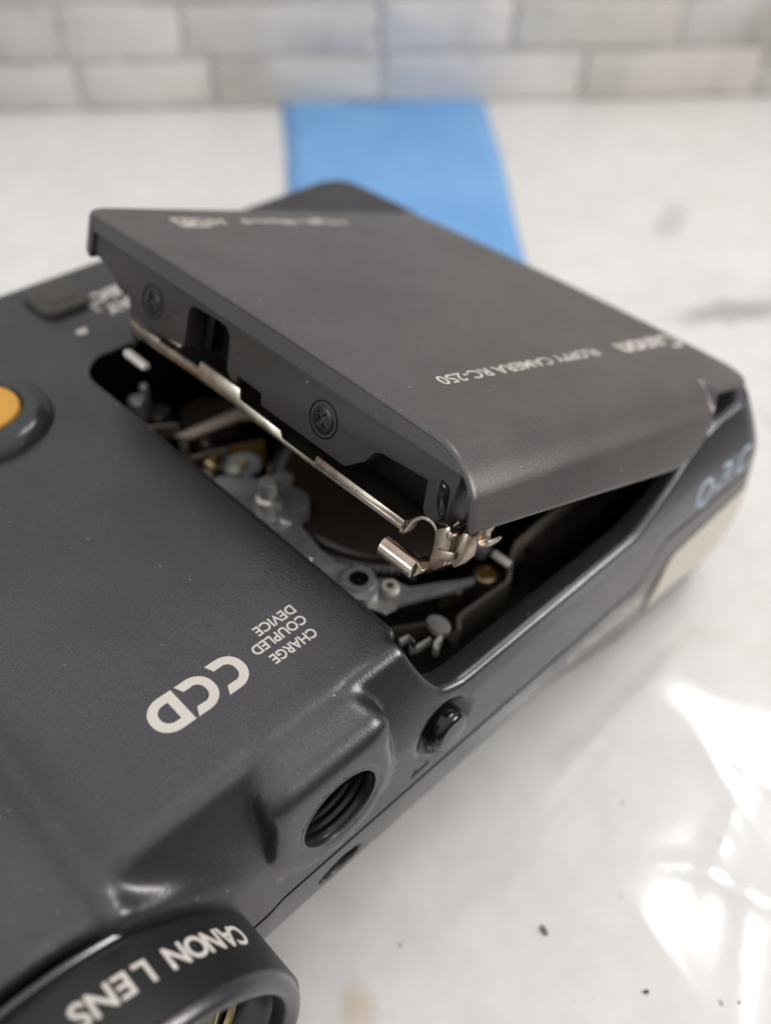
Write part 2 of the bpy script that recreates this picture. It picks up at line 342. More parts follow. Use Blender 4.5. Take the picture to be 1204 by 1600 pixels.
def crumb(x, y, r, flat, col, label, seed):
    q = random.Random(seed); bm = bmesh.new(); bmesh.ops.create_icosphere(bm, subdivisions=2, radius=1)
    for v in bm.verts:
        k = q.uniform(.6, 1.25); v.co = Vector((v.co.x * r * k * 1.7, v.co.y * r * k, v.co.z * flat * k)); a = seed; c, s_ = math.cos(a), math.sin(a)
        v.co = Vector((v.co.x * c - v.co.y * s_ + x * TK, v.co.x * s_ + v.co.y * c + y * TK, v.co.z + flat * .4 + TZ - .35))
    m = mat('dirt', col, .9); o = from_bm('dirt_speck', bm, m, None, True); tag(o, label, 'dirt speck', None, 'specks of dirt on the table'); return o
crumb(65.7, 21.7, .5, .12, (.22, .17, .12), 'largest brown dirt speck, elongated, on the white table right of the lens', 1.2)
crumb(70.0, 4.6, .3, .15, (.06, .05, .045), 'dark dirt speck on the white table near the bottom right glare', 2.4)
crumb(79.3, -6.4, .16, .1, (.03, .03, .03), 'tiny black dirt speck at the bottom right corner of the table', 3.1)

# ------------------------------------------------------------------ the camera body: signed distance field -> mesh
ROOT = bpy.data.objects.new('still_video_camera', None); COL.objects.link(ROOT); ROOT.location = (0.08, 0.1, 0)
ROOT.empty_display_size = .01
tag(ROOT, 'dark grey floppy disk camera lying on the table with its disk lid propped open', 'camera')
def adopt(o):
    o.parent = ROOT; o.matrix_parent_inverse = ROOT.matrix_world.inverted()
bpy.context.view_layer.update()

def smax(a, b, k):
    h = np.maximum(k - np.abs(a - b), 0) / k; return np.maximum(a, b) + h * h * k * .25
def smin(a, b, k):
    h = np.maximum(k - np.abs(a - b), 0) / k; return np.minimum(a, b) - h * h * k * .25
LX, LZ = -2.02, 31.8                              # lens axis
def yside(Z):                                      # front face: upright in the middle, leaning back towards the top, tucked under below the seam
    Z = np.minimum(Z, 61.2)
    return 42.5 + 5.0 * (np.maximum(Z - 45.5, 0) / 15.7) ** 1.3 + .05 * np.maximum(34 - Z, 0) + .0095 * np.maximum(34 - Z, 0) ** 2
_tx = np.array([40, 51.8, 52.6, 53.6, 55.7, 58.8, 62.7, 67, 70, 112, 114.8, 118.9, 123.3, 125.3, 127, 129, 142, 144, 146.5, 190]); _tz = np.array([95, 72, 65, 61.5, 55.9, 49.6, 43.3, 41.1, 40.9, 41.3, 43.3, 47.5, 53, 56, 57.6, 58.2, 58.4, 59.2, 66, 110.])
for _i in range(len(_tx)):                         # rim line, carried onto the curved front face
    _x0, _z0, _y = _tx[_i], _tz[_i], 46.
    if _z0 < 61.5 and _x0 < 126.5:
        for _ in range(30): _f = _y / 46.8; _z = 151.2 - (151.2 - _z0) * _f; _y = float(yside(_z))
        _tx[_i], _tz[_i] = _x0 * _f, _z
_o = np.argsort(_tx); _tx, _tz = _tx[_o], _tz[_o]
_gx = np.arange(40, 190, .25); _gz = np.interp(_gx, _tx, _tz); _k = np.hanning(13); _k /= _k.sum(); _gz = np.convolve(np.pad(_gz, 6, 'edge'), _k, 'valid'); _gd = np.sqrt(1 + np.minimum(np.gradient(_gz, .25) ** 2, 9))
_hz = np.array([0, 12, 20, 30, 35.2, 42, 48.7, 53.9, 56.6, 59.9, 61.5]); _hx = np.array([15, 19.5, 22.3, 24.3, 24.5, 23.3, 20.4, 15.7, 12.6, 9.6, 8.4])
def ztop(Y): return 61.2 - .6 * ((Y - 100) / 55.) ** 2
def sdf(X, Y, Z):
    X = np.asarray(X, np.float32); Y = np.asarray(Y, np.float32); Z = np.asarray(Z, np.float32)
    top = Z - ztop(Y)
    u = np.maximum(34 - Z, 0); right = (yside(Z) - (.05 * u + .0095 * u * u) * .5 * np.clip((X - 92) / 26, 0, 1) - Y) * .92
    rear = smax((X - 142.8) * .937 + (Z - 61.2) * .348, X - 154.5, 10)
    plan = smax(smax(right, Y - 158, 6), rear, 7)
    d = smax(plan, top, 2.0)
    slope = -(X - 10.4) * .89 + (Z - 61.2) * .456
    d = smax(d, slope, 6.0)
    d = smax(d, -30 - X, 8)
    rad = np.hypot(X - LX, Z - LZ)
    cyl = smax(smax(rad - 27.0, 45.0 - Y, 1.6), Y - 156, 6)
    d = smin(d, cyl, 5)
    # hood: runs from the top corner down the right of the lens, a little proud of the leaning front
    hood = smax((X - np.interp(Z, _hz, _hx)) * .82, slope + .2, 3.0)
    hood = np.maximum(np.maximum(smax(hood, 42.9 - Y, 2.2), Y - 150), -25 - X)
    d = smin(d, hood, 1.2)
    d = smax(d, 5.5 - Z, 4)
    # threaded-socket boss
    prof = smin(np.hypot(X - 38.0, Z - 46.6) - 10.3, smax(np.abs(X - 37.9) - 9.8, 46 - Z, 1), 1.5)
    boss = smax(smax(prof, Z - (60.35 - .40 * np.maximum(48 - Y, 0)), 3.2), 41.4 - Y, 2.6); boss = smax(boss, (np.abs(X - 37.9) - 9.8 + Z - 60.35) * .707 + 1.9, 2.0); boss = np.maximum(boss, Y - 50.5)
    d = smin(d, boss, .8)
    d = smax(d, -np.maximum(np.hypot(X - 38.4, Z - 47.0) - 6.25, Y - 51), .5)
    # button well on the front, oval recess below the seam
    d = smax(d, -smax(np.hypot(X - 58.7, Z - 42.8) - 5.4 + .9 * np.maximum(Y - 42.5, 0), Y - 47, .5), .8)
    d = smax(d, -np.maximum(np.hypot(X - 40.2, (Z - 26.4) * 1.15) - 3.9, Y - 45.9), .6)
    # front ledge under the lid, lid seat at the back
    tz = np.interp(X, _gx, _gz).astype(np.float32); td = np.interp(X, _gx, _gd).astype(np.float32)
    d = smax(d, -np.maximum((tz - Z) / td, Y - 49.5), .9)
    d = smax(d, -np.maximum(np.maximum(58.2 - Z, Y - 131.9), np.maximum(114 - X, X - 144.5)), .8)
    # disk well
    rc = np.where(Y > 87, np.float32(6.5), np.float32(1.2)); qx = np.abs(X - 89.8) - 34.8 + rc; qy = np.abs(Y - 87.1) - 39.9 + rc
    well = np.hypot(np.maximum(qx, 0), np.maximum(qy, 0)) + np.minimum(np.maximum(qx, qy), 0) - rc
    d = smax(d, -np.maximum(well, 16 - Z), .45)
    return d

def surface_nets(fn, lo, hi, h):
    ax = [np.arange(lo[i], hi[i] + h, h, dtype=np.float32) for i in range(3)]
    n = [len(a) for a in ax]; Fv = np.empty(n, np.float32)
    for i0 in range(0, n[0], 16): Fv[i0:i0 + 16] = fn(ax[0][i0:i0 + 16, None, None], ax[1][None, :, None], ax[2][None, None, :])
    ins = Fv < 0
    c = np.zeros([k - 1 for k in n], np.int8)
    offs = [(a, b, d) for a in (0, 1) for b in (0, 1) for d in (0, 1)]
    for a, b, d in offs: c += ins[a:n[0] - 1 + a, b:n[1] - 1 + b, d:n[2] - 1 + d]
    idx = np.argwhere((c > 0) & (c < 8)); Mn = len(idx)
    ids = np.full(c.shape, -1, np.int32); ids[tuple(idx.T)] = np.arange(Mn)
    cv = np.stack([Fv[idx[:, 0] + a, idx[:, 1] + b, idx[:, 2] + d] for a, b, d in offs], 1); oc = np.array(offs, np.float32)
    acc = np.zeros((Mn, 3), np.float32); cnt = np.zeros(Mn, np.float32)
    for i in range(8):
        for j in range(i + 1, 8):
            if np.abs(oc[i] - oc[j]).sum() == 1:
                m = (cv[:, i] < 0) != (cv[:, j] < 0); t = cv[m, i] / (cv[m, i] - cv[m, j])
                acc[m] += oc[i] + (oc[j] - oc[i]) * t[:, None]; cnt[m] += 1
    P = (idx + acc / cnt[:, None]) * h + np.array(lo, np.float32)
    P0 = P.copy()
    for _ in range(2):
        e = .05; f0 = fn(*P.T); g = np.stack([fn(*(P + np.eye(3, dtype=np.float32)[k] * e).T) - f0 for k in range(3)], 1) / e
        P = P - (f0 / np.maximum((g * g).sum(1), .25))[:, None] * g; P = np.clip(P, P0 - .5 * h, P0 + .5 * h)
    Q = []
    for axis in range(3):
        o1, o2 = [(1, 2), (2, 0), (0, 1)][axis]
        sl0 = [slice(None)] * 3; sl1 = [slice(None)] * 3; sl0[axis] = slice(0, -1); sl1[axis] = slice(1, None)
        ch = np.argwhere(ins[tuple(sl0)] != ins[tuple(sl1)]); ok = (ch[:, o1] > 0) & (ch[:, o2] > 0) & (ch[:, o1] < n[o1] - 1) & (ch[:, o2] < n[o2] - 1); ch = ch[ok]
        d1 = np.zeros(3, int); d1[o1] = 1; d2 = np.zeros(3, int); d2[o2] = 1
        q = np.stack([ids[tuple((ch - d1 - d2).T)], ids[tuple((ch - d2).T)], ids[tuple(ch.T)], ids[tuple((ch - d1).T)]], 1)
        flip = ~ins[tuple(sl0)][tuple(ch.T)]; q[flip] = q[flip][:, ::-1]; Q.append(q)
    return P, np.concatenate(Q)

def seam_z(x):
    t = np.clip((np.asarray(x) - 108.5) / 6.9, 0, 1); return 33.9 + 7.8 * t ** 2 * (3 - 2 * t)
def front_y(x, z, y0=32., y1=60.):
    """front surface of the body at (x,z)"""
    x = np.atleast_1d(np.asarray(x, float)); z = np.atleast_1d(np.asarray(z, float)); y = np.full_like(x, y0)
    for _ in range(60): y = y + np.clip(sdf(x, y, z) * .8, 0, 2)
    return y

def build_shell():
    P, Q = surface_nets(sdf, (-34.3, 39.2, 3.7), (157.2, 160.2, 63.2), 0.55)
    me = bpy.data.meshes.new('body'); W = P.astype(float).copy(); W[:, 2] -= seam_z(W[:, 0])
    me.vertices.add(len(W)); me.vertices.foreach_set('co', W.ravel()); me.loops.add(Q.size); me.loops.foreach_set('vertex_index', Q.ravel())
    me.polygons.add(len(Q)); me.polygons.foreach_set('loop_start', np.arange(0, Q.size, 4)); me.polygons.foreach_set('loop_total', np.full(len(Q), 4)); me.update(calc_edges=True)
    out = []
    for name, lo, hi in (('upper_shell', .5, None), ('lower_shell', None, -.5), ('seam_gap', -.5, .5)):
        bm = bmesh.new(); bm.from_mesh(me)
        cuts = []
        if lo is not None:
            r = bmesh.ops.bisect_plane(bm, geom=bm.verts[:] + bm.edges[:] + bm.faces[:], plane_co=(0, 0, lo), plane_no=(0, 0, 1), clear_inner=True); cuts += [e for e in r['geom_cut'] if isinstance(e, bmesh.types.BMEdge)]
        if hi is not None:
            r = bmesh.ops.bisect_plane(bm, geom=bm.verts[:] + bm.edges[:] + bm.faces[:], plane_co=(0, 0, hi), plane_no=(0, 0, 1), clear_outer=True); cuts += [e for e in r['geom_cut'] if isinstance(e, bmesh.types.BMEdge)]
        bm.normal_update()
        if name == 'seam_gap':
            for v in bm.verts: v.co -= v.normal * 1.1
        else:
            cuts = [e for e in cuts if e.is_valid and e.is_boundary]
            nv = {v: v.normal.copy() for e in cuts for v in e.verts}
            ex = bmesh.ops.extrude_edge_only(bm, edges=cuts)
            src = list(nv.items())
            import mathutils
            kd = mathutils.kdtree.KDTree(len(src))
            for i, (v, nn) in enumerate(src): kd.insert(v.co, i)
            kd.balance()
            for v in [g for g in ex['geom'] if isinstance(g, bmesh.types.BMVert)]:
                nn = src[kd.find(v.co)[1]][1].copy(); nn.z = 0
                if nn.length > 1e-4: v.co -= nn.normalized() * 1.2
        m2 = bpy.data.meshes.new(name); bm.to_mesh(m2); bm.free()
        cc = np.empty(len(m2.vertices) * 3, np.float32); m2.vertices.foreach_get('co', cc); cc = cc.reshape(-1, 3); cc[:, 2] += seam_z(cc[:, 0]); m2.vertices.foreach_set('co', (cc * S).ravel()); m2.update()
        o = new_obj(name, m2, 'seam' if name == 'seam_gap' else 'body', None, True)
        if name != 'seam_gap': m2.set_sharp_from_angle(angle=math.radians(42))
        if name != 'seam_gap':
            m2.materials.append(M['black']); npol = len(m2.polygons); ce = np.empty(npol * 3); m2.polygons.foreach_get('center', ce); ce = ce.reshape(-1, 3) / S
            ins = (ce[:, 0] > 54.6) & (ce[:, 0] < 125.2) & (ce[:, 1] > 46.7) & (ce[:, 1] < 127.4) & (ce[:, 2] > 10)
            rim = (ce[:, 2] > np.interp(ce[:, 0], _gx, _gz) - .5) & (ce[:, 1] < 49.7); ins &= ~rim; ins &= (ce[:, 2] < ztop(ce[:, 1]) - .6) & ~((ce[:, 2] > 57.8) & (ce[:, 0] > 117))
            m2.polygons.foreach_set('material_index', ins.astype(np.int32))
        adopt(o); out.append(o)
    bpy.data.meshes.remove(me); return out
upper, lower, gap = build_shell()

# frames ------------------------------------------------------------
top_fr = lambda x0, y0: (lambda p, q, h: (x0 - p, y0 - q, float(ztop(np.float32(y0 - q))) + h))          # text on the top: reads towards -x, up is -y
class front_fr:
    """frame on the front surface; heights looked up in one batch"""
    def __init__(self, x0, z0, V): self.x0, self.z0 = x0, z0; Y = front_y(x0 + V[:, 0], z0 + V[:, 1]); self.t = {(float(a), float(b)): float(y) for (a, b), y in zip(V, Y)}
    def __call__(self, p, q, h): return (self.x0 + p, self.t[(float(p), float(q))] - h, self.z0 + q)
def child(o, parent=None):
    if parent is None: adopt(o)
    return o
TH = math.radians(17.5); CT, ST = math.cos(TH), math.sin(TH); LO = (63.6, 85.5)
def lw(a, y, t): return (LO[0] + a * CT - t * ST, y, LO[1] - a * ST - t * CT)      # lid frame -> world
def lcrown(y): return -.55 * (1 - ((y - 88) / 39.) ** 2)                            # t offset of the crowned lid top

# ------------------------------------------------------------------ lid
def build_lid():
    # outer panel: cross section swept front to back, right skirt with its curved end
    def D(a):
        if a < 52: return 8.2 + 2.5 * a / 52
        if a < 66.5: return 1.0 + 9.7 * math.sqrt(max(0, 1 - ((a - 52) / 14.5) ** 2.3))
        return 1.0
    ysk = lambda t: float(yside(61.2 - t))
    rows = [(0, .55), (.10, .28), (.3, .08), (.7, 0), (1.1, 0), (1.6, 0), (2.2, 0), (3.0, 0), (3.8, 0), (4.5, 0)] + [(a, 0) for a in np.linspace(6, 54, 20)] + [(a, 0) for a in np.linspace(55.5, 69, 30)] + [(a, 0) for a in np.linspace(71, 81.2, 6)] + [(82, .12), (82.5, .5)]
    V = []; F = []
    for a, dt in rows:
        sec = []
        yl = 126.9 + 4.5 * math.sqrt(max(0, 1 - ((4.5 - min(a, 4.5)) / 4.5) ** 2)); yi = yl - 1.2
        for t in np.linspace(6.3, 1.6, 5): sec.append((yl, t))
        for k in range(1, 6): an = math.radians(90 * k / 6); sec.append((yi + 1.2 * math.cos(an), 1.2 - 1.2 * math.sin(an) + lcrown(yi)))
        for y in np.linspace(yi, 54.0, 30): sec.append((y, lcrown(y)))
        t1 = min(4.2, max(D(a), .9)); P0 = (53.4, lcrown(53.4)); P1 = (47.8 + 1.2 * min(1, max(0, (t1 - 1) / 3)), lcrown(49.0) - .05); P2 = (ysk(t1), t1)
        for k in range(1, 11): f_ = k / 10; sec.append(tuple((1 - f_) ** 2 * P0[i] + 2 * f_ * (1 - f_) * P1[i] + f_ * f_ * P2[i] for i in (0, 1)))
        for k in range(1, 13): f_ = k / 12; tt = t1 + (max(D(a), t1 + .03) - t1) * f_; sec.append((ysk(tt), tt))
        if a == 0: first = list(sec)
        yo = 4.5 * (1 - math.sqrt(max(0, 1 - (max(0, a - 77.5) / 5.2) ** 2)))      # rounded far corner
        V += [lw(a, y + yo * max(0, min(1, (60 - y) / 12)), t + dt) for y, t in sec]
    k = len(sec)
    for i in range(len(rows) - 1):
        for j in range(k - 1): F.append((i * k + j, i * k + j + 1, (i + 1) * k + j + 1, (i + 1) * k + j))
    lid = mesh('lid', V, F, 'lid', None, True); md = lid.modifiers.new('wall', 'SOLIDIFY'); md.thickness = .0011; md.offset = -1
    # check orientation: outward is up
    me = lid.data; me.flip_normals() if me.polygons[len(me.polygons) // 2].normal.z < 0 else None
    lid.data.set_sharp_from_angle(angle=math.radians(45)); adopt(lid)
    lid['label'] = 'grey disk lid raised at its front edge'
    # front lip (folded down edge of the panel)
    ys = [(y, t) for y, t in first if y > 47.0 and t < 2.4 and (y < 126.85)]; V = []; F = []
    for y, t in ys: V += [lw(.02, y, t + .5), lw(.02, y, max(2.5, t + .6)), lw(.9, y, max(2.7, t + .7)), lw(1.3, y, t + .9)]
    for i in range(len(ys) - 1):
        for j in range(4): F.append((i * 4 + j, i * 4 + (j + 1) % 4, (i + 1) * 4 + (j + 1) % 4, (i + 1) * 4 + j))
    F += [(0, 3, 2, 1), tuple(len(V) - 4 + q for q in range(4))]
    o = mesh('front_lip', V, F, 'lid', lid, True, 30)
    # inner front panel with its openings
    fp = lambda y, t, h: lw(h, y, t)
    pl = [(126.3, 1.6), (126.2, 6.2), (124.6, 6.4), (122.4, 6.8), (120.7, 7.6), (119.2, 8.8), (116.6, 8.7), (115.8, 9.6), (115.3, 11.5), (108.6, 11.6), (101.0, 10.8), (101.2, 5.2), (100.8, 4.4), (100.0, 4.0), (94.5, 3.7), (92.6, 3.9), (91.6, 4.8), (91.0, 9.6), (89.9, 10.6), (88.6, 10.7), (88.4, 9.4), (83.2, 9.6), (82.8, 11.2), (65.6, 11.3), (63.9, 9.9), (62.6, 8.9), (61.5, 7.0), (60.4, 6.5), (52.8, 5.9), (52.3, 9.4), (51.7, 10.2), (50.3, 10.4), (48.6, 9.9), (48.4, 2.9), (51, 1.9)]
    prism('front_panel', pl, .45, 4.6, fp, 'frame', lid, .22)
    # dark cassette box behind the panel
    prism('inner_frame', rrect(49.8, 125.5, 2.2, 12.0, 1.0), 4.9, 64, fp, 'black', lid, .2)
    prism('window_rib', [(100.4, 3.9), (98.6, 3.9), (98.2, 10.6), (100.2, 10.6)], 3.2, 4.8, fp, 'black', lid, .1)
    prism('catch_spring', [(91.9, 6.6), (91.2, 6.9), (90.9, 9.2), (91.4, 9.5)], 2.0, 3.0, fp, 'white_metal', lid, .1)
    # screws in countersunk seats
    for y, t, r_ in ((109.8, 7.3, .5), (71.0, 7.2, .9)):
        sf = lambda p, q, h, y=y, t=t: lw(.43 - h, y + p, t + q)
        lathe('screw_seat', [(2.55, .0), (2.62, .06), (2.5, .10), (2.2, -.25), (2.15, -1.0), (.1, -1.0)], sf, 'black', lid, 40)
        screw_head('screw', lambda p, q, h, y=y, t=t: lw(.47 - h, y + p, t + q), 2.0, .38, 'screw', lid, True, r_)
    # ring hole in the catch plate at the right
    prism('catch_plate', [(62.4, 8.6), (60.6, 6.9), (52.9, 6.3), (52.3, 9.6), (52.6, 12.4), (61.5, 13.4)], 6.0, 6.6, fp, 'black', lid, .05)
    lathe('ring_eyelet', [(1.9, 0), (2.15, .25), (1.9, .5), (1.7, .25)], lambda p, q, h: lw(5.4 + h, 58.8 + p, 11.0 + q * .55), 'chassis', lid, 36, close=True)
    prism('corner_pocket', [(51.0, 4.6), (49.4, 5.0), (48.6, 9.4), (49.2, 9.6), (50.6, 7.4)], .1, .7, fp, 'gloss_black', lid, .3)  # black piece standing in for the dark pocket inside the skirt
    for y, t in ((49.9, 6.2), (49.2, 8.6), (49.4, 9.4)):
        bm = bmesh.new(); bmesh.ops.create_uvsphere(bm, u_segments=10, v_segments=6, radius=.28)
        for v in bm.verts: v.co = Vector(lw(.1 + v.co.x * .5, y + v.co.y, t + v.co.z * 1.6))
        from_bm('glue_bead', bm, 'gloss_black', lid, True)
    # lettering on the lid
    lt = lambda a0, y0: (lambda p, q, h: lw(a0 - p, y0 - q, lcrown(y0 - q) - h))
    V, F = text_polys('FLOPPY CAMERA RC-250', 3.0, .035, 0, 1.0, 40.6); lettering('model_lettering', V, F, lt(53.0, 64.7), 'print', lid)
    V, F = text_polys('Canon', 5.6, .12, 0, 1.0, 20.5); V[:, 1] *= 1.12; lettering('brand_lettering', V, F, lt(80.6, 64.8), 'print', lid)
    V, F = text_polys('High-Band', 3.1, .03, 0, 1.0, 25.5); lettering('format_lettering', V, F, lt(53.0, 125.0), 'print', lid)
    V, F = text_polys('Hi', 4.2, .06, .25, 1.0, 4.0); lettering('format_mark', V, F, lt(23.4, 125.2), 'print', lid)
    # boxed emblem
    ob = [(0, 0), (6, 0), (6, 4.2), (0, 4.2)]; ib = [(.5, .5), (5.5, .5), (5.5, 3.7), (.5, 3.7)]
    Vv = ob + ib; Ff = [(i, (i + 1) % 4, 4 + (i + 1) % 4, 4 + i) for i in range(4)]
    lettering('emblem_box', np.array(Vv), Ff, lt(18.8, 125.3), 'print', lid)
    V, F = text_polys('VF', 3.6, .1, 0, 1.0, 4.0); V[:, 0] += 1; V[:, 1] += .8; lettering('emblem_lettering', V, F, lt(18.8, 125.3), 'print', lid)
    return lid
LID = build_lid()

# ------------------------------------------------------------------ disk holder hanging under the lid
def build_holder():
    fp = lambda y, t, h: lw(h, y, t)
    base = prism('disk_holder', [(117.2, 12.7), (113.4, 13.2), (108.8, 13.0), (108.6, 13.35), (98.4, 12.9), (98.2, 11.8), (88.8, 11.7), (88.4, 13.25), (79.2, 13.4), (78.6, 14.35), (71.8, 14.35), (71.6, 13.25), (54.9, 13.35), (54.6, 14.9), (71.2, 15.0), (71.5, 15.1), (79.0, 14.95), (88.2, 14.95), (88.6, 14.5), (98, 14.6), (108, 14.9), (115.2, 14.9)], 1.6, 2.2, fp, 'copper', None, .10); adopt(base)
    base['label'] = 'coppery sheet-metal disk holder hanging under the lid'
    prism('holder_plate', [(2.2, 56), (62, 56), (62, 116), (2.2, 116)], 14.5, 15.0, lambda a, y, t: lw(a, y, t), 'chassis', base, .1)
    prism('upper_strip', [(116.8, 11.9), (113.8, 12.1), (109, 12.25), (104.5, 12.2), (104.4, 12.75), (109, 12.85), (116.9, 12.5)], 2.6, 3.2, fp, 'copper', base, .08)
    prism('ribbed_edge', [(71.4, 13.9), (54.9, 14.0), (54.8, 14.45), (71.3, 14.45)], 1.35, 1.7, fp, 'copper', base, .08)
    # S-bent end and the catch
    path = catmull([(54.9, 14.6), (54.75, 14.9), (54.2, 14.4), (53.6, 12.6), (52.6, 11.4), (51.5, 11.0), (50.4, 11.2), (49.7, 11.9), (49.3, 13.6)], 6)
    ribbon('bent_arm', path, .42, 1.3, 2.6, fp, 'copper', base, .08)
    prism('catch_post', [(49.9, 11.4), (48.2, 9.9), (47.2, 11.9), (47.3, 15.2), (48.5, 16.7), (49.4, 16.0), (49.5, 13.6)], 1.2, 1.9, fp, 'copper', base, .12)
    prism('catch_post_side', [(48.6, 11.0), (48.0, 10.2), (47.15, 12.0), (47.2, 15.2), (47.7, 15.5)], 1.9, 5.0, fp, 'copper', base, .1)
    prism('catch_bar', [(48.8, 13.5), (46.3, 12.4), (46.0, 13.3), (46.4, 13.9), (48.6, 14.7)], .75, 1.15, fp, 'copper', base, .1)
    prism('catch_plate', [(46.4, 9.7), (45.5, 9.4), (45.1, 12.9), (45.9, 14.6), (46.6, 14.3), (46.4, 12.6)], 1.4, 3.8, fp, 'copper', base, .12)
    prism('catch_pin', circle(47.3, 10.4, .55, 14), .2, 4.0, fp, 'copper', base, .1)
    prism('thin_blade', [(52.6, 11.2), (49.3, 11.3), (48.6, 9.9), (48.3, 10.1), (49.0, 11.6), (52.5, 11.6)], 3.4, 3.7, fp, 'copper', base, .03)
    path = catmull([(44.7, 8.6), (44.9, 9.9), (44.4, 10.5), (43.6, 10.2), (43.3, 9.3)], 5)
    ribbon('curl', path, .35, 2.5, 5.0, fp, 'copper', base, .06)
    # rolled hook in front
    V = []; F = []; arc = [math.radians(a) for a in np.linspace(-35, 140, 15)]; ys = [49.9, 50.2, 55.2, 55.5]
    for r in (1.3, .95):
        for y in ys:
            for an in arc: V.append(lw(-.2 + r * -math.cos(an) * .9, y, 17.1 - r * math.sin(an) * 1.15))
    k = len(arc); ny = len(ys)
    for l in (0, 1):
        for i in range(ny - 1):
            for j in range(k - 1): F.append(tuple(l * ny * k + q for q in (i * k + j, i * k + j + 1, (i + 1) * k + j + 1, (i + 1) * k + j)))
    for i in (0, ny - 1):
        for j in range(k - 1): F.append((i * k + j, i * k + j + 1, ny * k + i * k + j + 1, ny * k + i * k + j))
    for j in (0, k - 1):
        for i in range(ny - 1): F.append((i * k + j, (i + 1) * k + j, ny * k + (i + 1) * k + j, ny * k + i * k + j))
    h = mesh('rolled_hook', V, F, 'copper', base, True, 40)
    ribbon('hook_link', catmull([(49.9, 17.8), (49.7, 16.4), (50.3, 15.9), (49.6, 16.0), (48.9, 16.5)], 5), .4, -.6, 1.6, fp, 'copper', base, .06)
    # left end tab
    prism('end_tab', [(116.2, 14.6), (114.9, 14.9), (114.7, 17.2), (115.4, 17.4)], 1.7, 2.2, fp, 'chassis', base, .1)
    prism('white_roller', rrect(109.6, 115.6, 17.6, 18.9, .6), .2, 1.6, fp, 'white_metal', base, .45)
    return base
HOLDER = build_holder()

